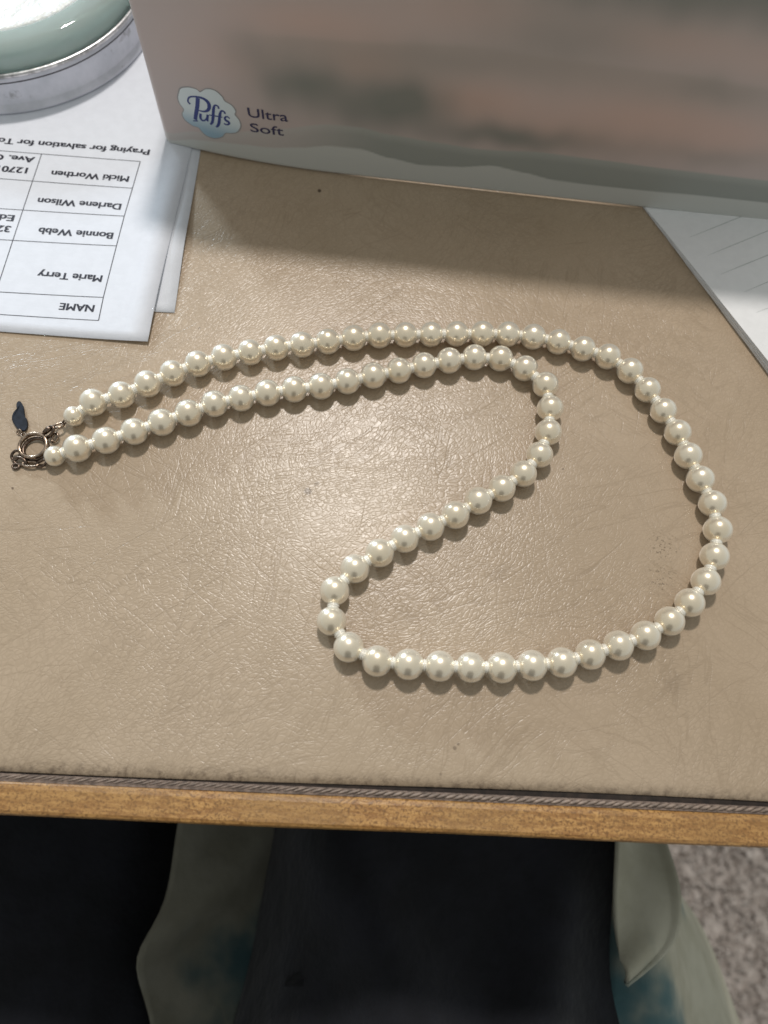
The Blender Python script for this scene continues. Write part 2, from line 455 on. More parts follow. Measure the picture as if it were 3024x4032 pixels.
# relax the hand-measured spacing a little along the string
for it in range(3):
    new = list(centres)
    for i in range(2, N - 2):
        a, b, c = centres[i-1][0], centres[i][0], centres[i+1][0]
        t = (c - a).normalized(); mid = (a + c) / 2
        new[i] = (b + t * ((mid - b).dot(t)) * .5, centres[i][1])
    centres = new
for i, (c, r) in enumerate(centres):
    a = centres[max(i-1, 0)][0]; b = centres[min(i+1, N-1)][0]
    t = (b - a).normalized()
    q = t.to_track_quat('Z', 'Y')
    o = bpy.data.objects.new("pearl", PM); link(o); o.parent = neck
    o.location = c - NB; o.rotation_mode = 'QUATERNION'
    o.rotation_quaternion = q @ Matrix.Rotation(random.uniform(0, 6.28), 3, 'Z').to_quaternion()
    o.scale = (r, r, r * random.uniform(.985, 1.01))
    if i:
        p, rp = centres[i-1]
        d = (c - p); gap = d.length - r - rp
        t = d.normalized(); mid = p + t * (rp + gap / 2)
        s = bpy.data.objects.new("spacer_bead", SM); link(s); s.parent = neck
        s.location = mid - NB; s.rotation_mode = 'QUATERNION'; s.rotation_quaternion = t.to_track_quat('Z', 'Y')
        s.scale = (.00185, .00185, max(gap / 2 + .0007, .0007))
def ring_pts(c, ra, rb, rot=0, tilt=(0, 0), n=36):
    c = Vector(c); out = []
    for k in range(n):
        a = 2 * math.pi * k / n
        x, y = ra * math.cos(a), rb * math.sin(a)
        X = x * math.cos(rot) - y * math.sin(rot); Y = x * math.sin(rot) + y * math.cos(rot)
        out.append(c + Vector((X, Y, X * tilt[0] + Y * tilt[1])) * MM)
    return out
mmv = lambda x, y, z: Vector((x, y, z)) * MM
# the open ring of the clasp: a tall flat band with a polished rim
band = MB()
rc = (-109.9, 94.7, 2.3)
R1 = ring_pts(mmv(*rc), 4.15, 3.95, .3, (.02, .10))
band.tube(R1, .00055, 10, closed=True)
R2 = ring_pts(mmv(-109.9, 94.6, 1.2), 4.0, 3.8, .3, (.02, .10))
nb = len(R1)
band.add([p for p in R1] + [p for p in R2], [(i, (i+1) % nb, nb + (i+1) % nb, nb + i) for i in range(nb)])
cr_ = band.build("clasp_ring", M_bronze, neck, smooth=True)
MB().tube(ring_pts(mmv(-109.6, 94.3, .75), 3.75, 3.6, .3, (.02, .05)), .00062, 8, closed=True).build("lower_ring", M_bronze_dark, neck, smooth=True)
# small chain links to both ends of the string
for (x, y, z, ra, rb, rot, tl, w, mt) in (
        (-106.6, 99.7, 2.1, 2.2, 1.15, .75, (.3, .4), .48, M_bronze_dark), (-104.0, 102.5, 2.2, 1.5, 1.05, .55, (.1, -.5), .40, M_bronze),
        (-104.6, 98.6, 1.2, 1.35, .9, 1.2, (.2, .3), .40, M_bronze), (-102.4, 103.7, 2.6, .9, .6, .8, (.5, .2), .30, M_bronze_dark),
        (-114.6, 91.2, 1.3, 1.5, 1.2, .9, (.1, .3), .45, M_bronze_dark), (-113.0, 89.4, 1.0, 2.1, 1.0, -.2, (.2, .5), .50, M_bronze_dark),
        (-109.6, 88.9, .9, 2.4, .95, .05, (.05, -.2), .42, M_bronze), (-106.2, 89.4, 1.3, 1.7, .9, .35, (.25, .4), .42, M_bronze_dark),
        (-113.9, 87.8, .6, 1.0, .8, .3, (0, 0), .38, M_bronze_dark), (-114.3, 98.3, 1.2, 1.15, .7, 2.4, (.3, -.3), .26, M_bronze)):
    MB().tube(ring_pts(mmv(x, y, z), ra, rb, rot, tl, 20), w * MM, 7, closed=True).build("chain_link", mt, neck, smooth=True)
MB().tube([mmv(-107.8, 99.2, 2.2), mmv(-106.8, 100.6, 2.5), mmv(-105.4, 101.6, 2.4)], [.0007, .00095, .0006], 8).build("link_tongue", M_bronze_dark, neck, smooth=True)
# leaf-shaped tag
TAGP = [(-119.6,110.2),(-118.9,110.1),(-118.3,109.5),(-117.4,108.4),(-116.8,107.0),(-116.4,106.0),(-116.1,105.1),(-115.5,104.5),(-115.0,103.9),(-114.5,102.8),(-114.2,101.6),(-114.2,100.7),(-114.5,100.0),(-115.4,99.8),(-116.3,99.9),(-117.2,100.6),(-118.1,101.5),(-119.0,102.4),(-119.7,103.4),(-119.95,104.5),(-119.9,105.6),(-119.5,106.6),(-119.2,107.3),(-119.6,108.1),(-119.9,108.9),(-119.9,109.6)]
tz = lambda x, y: .0006 + .0002 * math.sin(x * 1.1) + .00022 * math.sin(y * .9)
tgm = MB().prism(TAGP, lambda a, b, t: Vector((a * MM, b * MM, t + tz(a, b) * .6)), .0001, .0007)
tg = tgm.build("leaf_tag", M_tag, neck); bevel(tg, .00018, 2); tg["label"] = "dark slate leaf-shaped tag hanging from the clasp"
MB().tube(ring_pts(mmv(-116.2, 99.4, .8), .75, .6, .4, (.2, .6), 18), .00028, 7, closed=True).build("tag_ring", M_bronze, neck, smooth=True)

# ------------------------------------------------------------------ papers
def sheet(name, origin, dirx, w, l, zfn, mat, label, thick=.00012, nu=30, nv=40):
    """origin = near right corner, dirx = direction to the left along the near edge; runs away from the sitter"""
    o = Vector((origin[0] * MM, origin[1] * MM, 0)); dx = Vector((math.cos(dirx), math.sin(dirx), 0)); dy = Vector((dx.y, -dx.x, 0))
    if dy.y < 0: dy = -dy
    fn = lambda u, v: o + dx * (w * u) + dy * (l * v)
    mb = MB()
    mb.grid(nu, nv, lambda u, v: fn(u, v) + Vector((0, 0, zfn(u * w, v * l) + thick)))
    mb.grid(nu, nv, lambda u, v: fn(u, v) + Vector((0, 0, zfn(u * w, v * l))))
    n = nu * nv
    idx = [i * nv for i in range(nu)] + [(nu-1) * nv + j for j in range(1, nv)] + [i * nv + nv - 1 for i in range(nu - 2, -1, -1)] + [j for j in range(nv - 2, 0, -1)]
    for k in range(len(idx)):
        a, b = idx[k], idx[(k+1) % len(idx)]
        mb.f.append((a, b, n + b, n + a))
    ob = mb.build(name, mat, smooth=True, origin=o)
    tag(ob, label, "paper", "papers at the left of the desk")
    return ob, fn, (o, dx, dy)
# lower sheet
under_z = lambda a, b: .00010 + .0013 * math.exp(-((b - .030) / .02) ** 2) * math.exp(-a / .02)
sheet("paper_sheet", (-78.4, 150.8), math.radians(180 + 4.6) , .216, .13, under_z, M_paper2, "plain white sheet peeking out under the printed list beside the tissue box")
# printed sheet: corner slightly lifted along its edge
PA = math.radians(180 + 2.3)
top_z = lambda a, b: .00042 + .0017 * math.exp(-a / .012) * math.exp(-((b - .018) / .022) ** 2) + .0010 * math.exp(-a / .03) * math.exp(-((b - .055) / .03) ** 2)
list_sheet, list_fn, (lo, ldx, ldy) = sheet("paper_sheet", (-84.2, 137.4), PA, .216, .16, top_z, M_paper, "white printed name list lying upside down, partly under the metal tin")
def on_list(x, y):                          # world mm -> point just above the printed sheet
    p = Vector((x * MM, y * MM, 0)); d = p - lo
    a, b = d.dot(ldx), d.dot(ldy)
    return Vector((p.x, p.y, top_z(max(a, 0), max(b, 0)) + .00012 + .00006))
# table ruling: rows (right end -> left end), two columns
rows = [((-105.0, 216.0), (-157.4, 213.8)), ((-104.7, 202.5), (-153.3, 200.4)), ((-104.5, 189.1), (-149.1, 186.6)), ((-104.0, 175.5), (-144.9, 172.9)), ((-103.1, 153.2), (-138.2, 151.0)), ((-102.4, 143.8), (-135.6, 142.0))]
def ext(a, b, x):                           # run the line on to x
    k = (x - a[0]) / (b[0] - a[0]); return (x, a[1] + (b[1] - a[1]) * k)
def rule(a, b, w=.26):
    mb = MB(); n = 24; a = Vector(a); b = Vector(b); t = (b - a).normalized(); nn = Vector((-t.y, t.x)) * w / 2
    vs = []
    for i in range(n):
        p = a.lerp(b, i / (n-1)); vs += [on_list(p.x + nn.x, p.y + nn.y), on_list(p.x - nn.x, p.y - nn.y)]
    mb.add(vs, [(2*i, 2*i+1, 2*i+3, 2*i+2) for i in range(n-1)])
    mb.build("ruled_line", M_ink, list_sheet)
for a, b in rows: rule(a, ext(a, b, -205))
for a, b in zip(rows[:-1], rows[1:]): rule(a[0], b[0], .30)
for a, b in zip(rows[:-1], rows[1:]):
    xa = -141.7 + (216 - a[0][1]) * .037; xb = -141.7 + (216 - b[0][1]) * .037
    rule(ext(a[0], a[1], xa), ext(b[0], b[1], xb), .28)
# lettering (built in font, turned into flat mesh)
def text_mesh(body, size, offset=0.0, shear=0.0, spacing=1.0):
    cu = bpy.data.curves.new("text", 'FONT'); cu.body = body; cu.size = size; cu.offset = offset; cu.shear = shear
    cu.space_character = spacing; cu.resolution_u = 4
    o = bpy.data.objects.new("text", cu); link(o)
    bpy.context.view_layer.update()
    dg = bpy.context.evaluated_depsgraph_get()
    me = bpy.data.meshes.new_from_object(o.evaluated_get(dg))
    vs = [v.co.copy() for v in me.vertices]; fs = [tuple(p.vertices) for p in me.polygons]
    bpy.data.objects.remove(o); bpy.data.curves.remove(cu); bpy.data.meshes.remove(me)
    return vs, fs
def print_text(body, start, end_x, height_mm):
    """text starts at world 'start' (its baseline start) and reads towards -x, upside down to the camera"""
    v0, f0 = text_mesh(body, 1.0)
    vs = []; fs = []
    for dx_, dy_ in ((-.034, -.012), (-.017, .012), (0.0, -.012), (.017, .012), (.034, -.012), (-.034, .012), (.034, .012), (0.0, .012)):
        fs += [tuple(i + len(vs) for i in f) for f in f0]; vs += [Vector((v.x + dx_, v.y + dy_, dx_ * .00004 + dy_ * .0001)) for v in v0]
    w = max(v.x for v in vs); cap = .727
    sy = height_mm / cap
    sx = (start[0] - end_x) / w
    ang = PA
    cx, cy = math.cos(ang), math.sin(ang)
    pts = []
    for v in vs:
        a, b = v.x * sx, v.y * sy
        # right of text = ldx direction, up of text = towards the sitter
        pts.append(on_list(start[0] + a * ldx.x - b * ldy.x, start[1] + a * ldx.y - b * ldy.y) + Vector((0, 0, .00002 + v.z)))
    o = MB().add(pts, fs).build("printed_text", M_ink, list_sheet, recalc=False)
    return o
# baselines are the far side of the words (they are read from the other side)
print_text("Praying for salvation for Tom", (-102.5, 222.4), -163.5, 2.9)
print_text("Micki Worthen", (-106.9, 205.8+2.3), -135.7, 2.9)
print_text("12701", (-143.6, 204.0+3.0), -155.6, 2.9)
print_text("Ave. C", (-143.6, 209.6+2.9), -158.5, 2.9)
print_text("Darlene Wilson", (-106.5, 192.3+2.3), -136.9, 2.9)
print_text("Bonnie Webb", (-106.1, 178.8+2.3), -132.8, 2.9)
print_text("32", (-142.3, 176.7+2.6), -147.4, 2.9)
print_text("Ed", (-142.4, 181.4+2.9), -148.0, 2.9)
print_text("Marie Terry", (-105.3, 159.9+2.3), -127.8, 2.9)
print_text("NAME", (-104.9, 147.5+2.2), -116.9, 2.9)

# ------------------------------------------------------------------ writing pad
PADD = Vector((125.1 - 84.9, 152.9 - 221.1, 0)).normalized()      # along its left edge, towards the sitter
PADN = Vector((-PADD.y, PADD.x, 0))                                # to the right
if PADN.x < 0: PADN = -PADN
P0 = mmv(84.6, 221.6, 0)
pad_h = lambda a: .0009 + .0029 * min(1, max(0, (a - .002) / .075)) ** .8
pad = thing("writing_pad", P0, "thick white ruled writing pad at the right, its corner under the tissue box", "notepad")
def padp(a, b, z): return P0 + PADD * a + PADN * b + Vector((0, 0, z))
LAY = 14
pages = MB()
rnd = [random.uniform(-.00022, .00022) for _ in range(LAY)]
for k in range(LAY):
    f0, f1 = k / LAY, (k + .82) / LAY
    n = 26; vs = []
    for i in range(n):
        a = -.06 + .16 * i / (n-1); h = pad_h(a) - .0001
        slope = .0009 * (1 - (k + .5) / LAY) * 0 + rnd[k] + .00010 * math.sin(a * 300 + k)
        vs += [padp(a, slope, .0001 + f0 * h), padp(a, .09, .0001 + f0 * h), padp(a, .09, .0001 + f1 * h), padp(a, slope, .0001 + f1 * h)]
    fs = []
    for i in range(n-1):
        for j in range(4): fs.append((4*i+j, 4*i+(j+1) % 4, 4*i+4+(j+1) % 4, 4*i+4+j))
    fs += [(0,1,2,3), (4*n-4, 4*n-3, 4*n-2, 4*n-1)]
    pages.add(vs, fs)
pg = pages.build("pages", M_pad, pad); pg["kind"] = "stuff"
MB().grid(40, 12, lambda u, v: padp(-.06 + .16 * u, -.00015 + .09 * v, pad_h(-.06 + .16 * u) + .00012)).build("top_sheet", M_pad, pad, smooth=True)
for (a, b) in (((100.2, 207.8), (115.0, 217.3)), ((106.5, 200.0), (129.6, 214.8)), ((110.5, 191.7), (128.4, 202.9)), ((118.1, 184.5), (127.2, 190.3)), ((121.4, 175.8), (126.0, 178.4))):
    a = mmv(*a, 0); b = mmv(*b, 0); d = (b - a).normalized(); b = a + d * .075; n = Vector((-d.y, d.x, 0)) * .00010
    vs = []
    for i in range(30):
        p = a.lerp(b, i / 29); z = pad_h((p - P0).dot(PADD)) + .00020
        wd = n * min(1, .3 + i / 6)
        vs += [p + wd + Vector((0, 0, z)), p - wd + Vector((0, 0, z))]
    MB().add(vs, [(2*i, 2*i+1, 2*i+3, 2*i+2) for i in range(29)]).build("ruled_line", M_rule, pad)

# ------------------------------------------------------------------ tissue box
BX0, BX1, BH, BD = -98.2, 140.0, 89.0, 112.0       # mm
def bow(x):                                          # front panel bends back towards its left corner
    k = max(0.0, (-30 - x) / 68.0); return 220.8 + 6.2 * k ** 2.0
def blift(x):                                        # the box stands on papers at the left and the pad at the right
    return .45 + max(0, (x - 30) / 110.0) * .5
def interp(tab, x):
    if x <= tab[0][0]: return tab[0][1]
    for (a, b), (c, d) in zip(tab[:-1], tab[1:]):
        if x <= c:
            k = (x - a) / (c - a); k = k * k * (3 - 2 * k) * .6 + k * .4
            return b + (d - b) * k
    return tab[-1][1]
BOT = [(-94.8, 6.1), (-85.9, 4.0), (-60, 2.3), (-38.4, 1.2), (0, .1), (23.6, -.5), (85.5, -.2), (132.4, -.6)]
corr = lambda x: interp(BOT, x)
BAND1 = [(-98, 8.0), (-91.4, 8.5), (-76.2, 9.7), (-58.5, 10.1), (-44.8, 11.6), (-33.9, 13.7), (-23.1, 13.5), (-12.2, 10.6), (-1.2, 8.8), (12.4, 9.4), (25.7, 11.4), (36.8, 9.9), (48.2, 8.1), (64.7, 7.8), (85.1, 8.1), (98.7, 8.3), (127.5, 8.1), (140, 8.6)]
BAND2 = [(-98, 11.2), (-93.5, 11.6), (-71.4, 14.4), (-53.6, 18.6), (-33.7, 22.7), (-23.3, 22.5), (-12.7, 20.5), (3.2, 19.1), (17.8, 17.9), (24.4, 18.0), (40.0, 19.3), (61.2, 19.0), (87.9, 18.3), (122.4, 17.7), (140, 17.5)]
LINE = [(-98, 53), (-59.7, 52.5), (-19.0, 53.0), (9.7, 54.6), (38.9, 53.2), (73.7, 53.0), (104.8, 51.1), (140, 50)]
ss = lambda a, b, x: (lambda k: k * k * (3 - 2 * k))(max(0, min(1, (x - a) / (b - a))))
BLOBS = [(-42, 37, 17, 9, .9), (-10, 33, 19, 11, 1.0), (-26, 30, 16, 8, .5), (-58, 47, 12, 7, .35), (28, 24, 26, 5, .85), (3, 50, 36, 5, .30),
         (60, 26, 22, 5, .22), (100, 25, 20, 4, .3), (88, 49, 13, 4.5, .45), (60, 77, 55, 9, .80), (100, 82, 40, 9, 1.0), (38, 60, 26, 9, .40), (-60, 70, 30, 8, .15)]
WARM = [(-66, 44, 20, 10, .55), (-22, 46, 14, 8, .8), (14, 36, 20, 8, 1.0), (45, 28, 30, 7, .8), (72, 36, 34, 10, .85), (-40, 58, 26, 7, .7), (8, 66, 22, 8, .45), (100, 33, 24, 9, .8), (70, 63, 22, 6, .5), (110, 60, 22, 7, .5)]
def mixc(a, b, k): return tuple(p + (q - p) * k for p, q in zip(a, b))
C_BASE = (.49, .41, .385); C_PINK = (.56, .40, .345); C_GREEN = (.195, .205, .185); C_BAND = (.50, .505, .475); C_WAVE = (.275, .295, .27)
def box_art(x, z):
    z = z + corr(x)
    wob = 1.2 * math.sin(x * .21) + .8 * math.sin(x * .47 + 1.3)
    c = C_BASE
    for (bx, bz, sx, sz, k) in WARM:
        e = math.exp(-((x - bx) / sx) ** 2 - ((z - bz) / sz) ** 2); c = mixc(c, C_PINK, min(1, k * e))
    g = 0.0
    for (bx, bz, sx, sz, k) in BLOBS:
        e = math.exp(-((x - bx + wob) / sx) ** 2 - ((z - bz + wob * .6) / sz) ** 2); g = 1 - (1 - g) * (1 - k * e)
    c = mixc(c, C_GREEN, min(.92, g))
    ln = interp(LINE, x)
    if x > -75:
        c = mixc(c, mixc(c, (.36, .31, .275), .45), ss(ln + 1.5, ln - 1.0, z) * ss(ln - 16, ln - 2, z) * ss(-75, -40, x))
    b2 = interp(BAND2, x)
    tfade = ss(-60, -10, x)
    wave = mixc(mixc(C_BASE, C_BAND, .35), C_WAVE, .15 + .85 * tfade)
    depth = max(0, min(1, (b2 - z) / 8))
    wave = mixc(mixc(wave, C_BAND, .28), wave, ss(0, .5, depth))
    c = mixc(c, wave, ss(b2 + .35, b2 - .35, z) * .92)
    b1 = interp(BAND1, x)
    c = mixc(c, C_BAND, ss(b1 + .28, b1 - .28, z))
    return c
box = thing("tissue_box", mmv(20, 221, 0), "large cardboard tissue box with pastel landscape print and blue cloud emblem", "tissue box")
def carton_material():
    m = NT("printed_carton"); a = m.n('ShaderNodeAttribute', attribute_name="print")
    n = m.noise(m.coord(), 700, 3, .6)
    m.P(Base_Color=a.outputs['Color'], Roughness=.42, Specular_IOR_Level=.4, Normal=m.bump(n, .10, .0002)); return m.mat
M_box = carton_material()
def front_pt(x, z, off=0.0):
    edge = 2.2                                        # rounded corner and bottom fold
    y = bow(x) - off
    dz = max(0, 1.2 - z); y += .6 * dz * dz
    dx = max(0, (BX0 + edge) - x); y += .45 * dx * dx
    return mmv(x, y, z + blift(x))
NU, NV = 420, 170
fm = MB().grid(NU, NV, lambda u, v: front_pt(BX0 + (BX1 - BX0) * u, BH * v))
fo = fm.build("front_panel", M_box, box, smooth=True, recalc=False)
ca = fo.data.color_attributes.new("print", 'FLOAT_COLOR', 'POINT')
buf = []
for i in range(NU):
    for j in range(NV):
        buf += list(box_art(BX0 + (BX1 - BX0) * i / (NU-1), BH * j / (NV-1))) + [1.0]
ca.data.foreach_set("color", buf)
M_card = simple("grey_pink_carton", (.46, .42, .39, 1), .5, noise_scale=60, noise_amt=.12)
body = MB()
xl = BX0
yl = front_pt(xl, 50).y / MM
pts_b = [(xl, yl), (xl, yl + BD), (BX1, 220.8 + BD), (BX1, 220.8)]
for a, b in zip(pts_b[:-1], pts_b[1:]):
    body.add([mmv(a[0], a[1], .5), mmv(b[0], b[1], .5), mmv(b[0], b[1], BH + .5), mmv(a[0], a[1], BH + .5)], [(0, 1, 2, 3)])
body.add([mmv(x, y + .3, .5) for x, y in pts_b], [(0, 1, 2, 3)])
body.build("side_panels", M_card, box)
# top with an oval opening
tpm = MB(); n = 48; cx_, cy_ = (xl + BX1) / 2, 221 + BD / 2
inner = [(cx_ + 62 * math.cos(2*math.pi*k/n), cy_ + 24 * math.sin(2*math.pi*k/n)) for k in range(n)]
outer = []
for k in range(n):
    a = 2 * math.pi * k / n; c, s = math.cos(a), math.sin(a)
    hx, hy = (BX1 - xl) / 2, BD / 2
    sc = min(hx / abs(c) if abs(c) > 1e-6 else 1e9, hy / abs(s) if abs(s) > 1e-6 else 1e9)
    outer.append((cx_ + c * sc, cy_ + s * sc))
tpm.add([mmv(x, y, BH + .45) for x, y in inner] + [mmv(x, y, BH + .45) for x, y in outer], [(k, (k+1) % n, n + (k+1) % n, n + k) for k in range(n)])
tpm.build("top_panel", M_card, box)
# cloud emblem
CLOUD = [(-87.4,27.8),(-86.2,29.7),(-83.2,30.7),(-80.4,30.4),(-79.3,29.6),(-76.8,31.1),(-73.8,30.9),(-71.6,28.9),(-70.9,27.3),(-68.6,25.9),(-67.5,23.9),(-68.0,22.3),(-66.8,20.4),(-66.6,17.8),(-68.2,15.3),(-70.6,14.4),(-72.7,14.2),(-74.3,12.4),(-77.2,11.3),(-80.1,11.8),(-81.8,13.4),(-82.8,14.9),(-85.0,15.3),(-87.3,17.2),(-87.9,19.6),(-86.9,21.5),(-87.9,23.7),(-88.1,26.0)]
def smooth_poly(p, n=6):
    out = []; m = len(p)
    for i in range(m):
        a, b, c, d = (Vector(p[(i+k-1) % m]) for k in range(4))
        for k in range(n):
            t = k / n
            out.append(tuple(.5 * ((2*b) + (c-a)*t + (2*a-5*b+4*c-d)*t*t + (3*b-a-3*c+d)*t**3)))
    return out
def fz(z, x): return z - corr(x)                     # measured height -> height on the bent panel
def emblem(poly, grow, off, mat, name, parent):
    cxm = sum(p[0] for p in poly) / len(poly); czm = sum(p[1] for p in poly) / len(poly)
    n = len(poly); rings = 6; vs = []; fs = []
    for r in range(rings + 1):
        k = r / rings * grow
        for (x, z) in poly:
            X = cxm + (x - cxm) * k; Z = czm + (z - czm) * k
            vs.append(front_pt(X, fz(Z, X), off))
    for r in range(rings):
        for i in range(n): fs.append((r*n+i, r*n+(i+1) % n, (r+1)*n+(i+1) % n, (r+1)*n+i))
    return MB().add(vs, fs).build(name, mat, parent, smooth=True, recalc=False)
def cloud_material():
    m = NT("pale_blue_emblem"); a = m.n('ShaderNodeAttribute', attribute_name="print")
    m.P(Base_Color=a.outputs['Color'], Roughness=.42); return m.mat
CP = smooth_poly(CLOUD)
emblem(CP, 1.045, .06, simple("emblem_outline", (.30, .29, .285, 1), .45), "emblem_outline", box)
eo = emblem(CP, 1.0, .10, cloud_material(), "cloud_emblem", box)
ca = eo.data.color_attributes.new("print", 'FLOAT_COLOR', 'POINT')
for i, v in enumerate(eo.data.vertices):
    z = (v.co.z + world_loc(eo).z) / MM
    x = (v.co.x + world_loc(eo).x) / MM
    k = ss(19, 9, z + .12 * (x + 77))
    ca.data[i].color = mixc((.63, .69, .70), (.27, .40, .49), k) + (1.0,)
M_blue = simple("royal_blue_print", (.028, .045, .20, 1), .45)
M_navy = simple("dark_navy_print", (.035, .032, .085, 1), .45)
def stroke(pts, widths, off=.15, n=5):
    P = []
    for i in range(len(pts) - 1):
        a = Vector(pts[max(i-1, 0)]); b = Vector(pts[i]); c = Vector(pts[i+1]); d = Vector(pts[min(i+2, len(pts)-1)])
        for k in range(n):
            t = k / n
            w = widths[i] + (widths[i+1] - widths[i]) * t
            P.append((.5 * ((2*b) + (c-a)*t + (2*a-5*b+4*c-d)*t*t + (3*b-a-3*c+d)*t**3), w))
    P.append((Vector(pts[-1]), widths[-1]))
    vs = []
    for i, (p, w) in enumerate(P):
        t = (P[min(i+1, len(P)-1)][0] - P[max(i-1, 0)][0]).normalized(); nn = Vector((-t.y, t.x)) * w / 2
        for q in (p + nn, p - nn): vs.append(front_pt(q.x, fz(q.y, q.x), off))
    return vs, [(2*i, 2*i+1, 2*i+3, 2*i+2) for i in range(len(P)-1)]
LET = [ # (strokes) measured on the panel
  [([(-80.6,27.2),(-81.4,24.0),(-82.7,20.2),(-83.4,18.0)], [1.5,1.5,1.4,1.25]), ([(-84.3,17.35),(-82.4,17.7)], [.45,.45]),
   ([(-84.0,24.2),(-84.65,25.2),(-83.9,26.8),(-82.4,27.45),(-80.4,27.6),(-78.6,27.3),(-77.2,26.2),(-76.9,24.6),(-77.7,22.9),(-79.3,22.1),(-81.4,22.2)], [.75,.6,.6,.6,.7,.95,1.35,1.4,1.1,.7,.4])],
  [([(-80.8,21.0),(-81.2,19.1),(-80.6,18.2),(-79.6,18.5),(-78.9,19.4)], [.95,.95,.75,.6,.5]), ([(-78.1,21.0),(-78.7,18.9),(-78.4,18.2)], [.95,.95,.5])],
  [([(-73.5,24.0),(-73.7,25.0),(-74.7,25.2),(-75.5,23.6),(-76.3,20.2),(-77.0,18.0),(-77.9,17.0)], [.75,.6,.65,1.05,1.1,1.0,.6])],
  [([(-77.6,20.95),(-75,20.85),(-72.7,20.7)], [.42,.5,.42])],
  [([(-71.5,22.2),(-71.7,23.1),(-72.7,23.2),(-73.5,21.6),(-74.3,18.6),(-75.0,17.0),(-75.9,16.2)], [.75,.6,.65,1.05,1.1,1.0,.6])],
  [([(-70.1,20.5),(-70.8,21.2),(-71.8,20.7),(-71.7,19.7),(-70.8,19.1),(-70.6,18.4),(-71.5,17.8),(-72.6,18.2)], [.5,.55,.75,.95,.95,.8,.6,.55])]]
for k, st in enumerate(LET):
    mb = MB()
    for q, (pts, w) in enumerate(st): mb.add(*stroke(pts, w, .15 + .012 * q))
    mb.build("letter", M_blue, eo, recalc=False)
def box_text(body, x0, x1, z0, cap):
    vs, fs = text_mesh(body, 1.0, offset=.006)
    xs = [v.x for v in vs]; sx = (x1 - x0) / (max(xs) - min(xs)); sy = cap / .727
    pts = []
    for v in vs:
        X = x0 + (v.x - min(xs)) * sx; Z = z0 + v.y * sy
        pts.append(front_pt(X, fz(Z, X), .14))
    MB().add(pts, fs).build("printed_text", M_navy, box, recalc=False)
box_text("Ultra", -63.0, -48.7, 22.2, 3.9)
box_text("Soft", -62.9, -50.7, 16.2, 3.7)

# ------------------------------------------------------------------ metal tin and green glass candle
TC = (-175.0 * MM, 289.0 * MM, .0006)
def tin_material():
    m = NT("galvanised_metal"); co = m.coord()
    n = m.noise(co, 75, 4, .6); st = m.noise(co, 45, 5, .75)
    c = m.mix(m.ramp(n, .35, .65), (.56, .57, .62, 1), (.70, .70, .76, 1))
    c = m.mix(m.ramp(st, .60, .70, 0, .6), c, (.22, .21, .21, 1))
    m.P(Base_Color=c, Metallic=.4, Roughness=m.ramp(n, .3, .7, .42, .62), Normal=m.bump(n, .25, .0004))
    return m.mat
M_tin = tin_material()
tin = thing("metal_tin", TC, "shallow round galvanised metal tin standing on the printed list", "tin")
mmp = lambda l: [(r * MM, z * MM) for r, z in l]
MB().lathe(mmp([(0, 0), (58.4, 0), (59.0, .5), (58.9, 1.6), (57.6, 2.6), (57.3, 3.2), (57.2, 11.0), (57.6, 12.2), (57.2, 12.9), (57.2, 13.3), (56.2, 13.3), (56.2, 3), (55, 1.2), (0, 1.2)]), TC, 120).build("tin_wall", M_tin, tin, smooth=False)
rim = MB().tube([Vector(TC) + mmv(57.0 * math.cos(a), 57.0 * math.sin(a), 14.0) for a in [2 * math.pi * k / 120 for k in range(120)]], .00085, 10, closed=True)
rim.build("rolled_rim", simple("bright_worn_steel", (.62, .60, .60, 1), .32, metal=1.0, noise_scale=300, noise_amt=.4), tin, smooth=True)
MB().tube([Vector(TC) + mmv(57.35 * math.cos(a), 57.35 * math.sin(a), 11.6) for a in [2 * math.pi * k / 120 for k in range(120)]], .00035, 6, closed=True).build("bead_line", simple("dark_seam", (.12, .12, .13, 1), .5, metal=.8), tin, smooth=True)
for o in tin.children:
    for p in o.data.polygons: p.use_smooth = o.name.startswith(("rolled", "bead"))
    if o.name.startswith("tin_wall"):
        for p in o.data.polygons: p.use_smooth = True
        es = o.modifiers.new("split", 'EDGE_SPLIT'); es.split_angle = math.radians(50)
def glass_material():
    m = NT("sea_green_glass")
    m.P(Base_Color=(.86, .985, .94, 1), Roughness=.03, IOR=1.48, Transmission_Weight=.66, Specular_IOR_Level=.5)
    va = m.n('ShaderNodeVolumeAbsorption'); va.inputs['Color'].default_value = (.38, .70, .62, 1); va.inputs['Density'].default_value = 5
    m.t.links.new(va.outputs[0], m.out.inputs['Volume'])
    return m.mat
candle = thing("candle", (TC[0], TC[1], TC[2] + .0013), "white candle in a thick pale green glass dish inside the metal tin", "candle")
G0 = (TC[0], TC[1], TC[2] + .0013)
gp = [(0, 0), (50, 0), (53.4, .8), (54.6, 3), (55.0, 10), (54.8, 15), (54.3, 18.2), (52.6, 20.2), (50.0, 20.9), (45.6, 21.0), (43.7, 20.0), (42.8, 17), (41.8, 11), (39.5, 6.5), (36, 5.2), (0, 5.0)]
sm = []
for i in range(len(gp) - 1):
    a, b, c, d = (Vector(gp[max(0, min(len(gp)-1, i + k - 1))]) for k in range(4))
    for k in range(4):
        t = k / 4; q = .5 * ((2*b) + (c-a)*t + (2*a-5*b+4*c-d)*t*t + (3*b-a-3*c+d)*t**3); sm.append((max(0, q.x), max(0, q.y)))
sm.append(gp[-1])
MB().lathe(mmp(sm), G0, 128).build("glass_dish", glass_material(), candle, smooth=True)
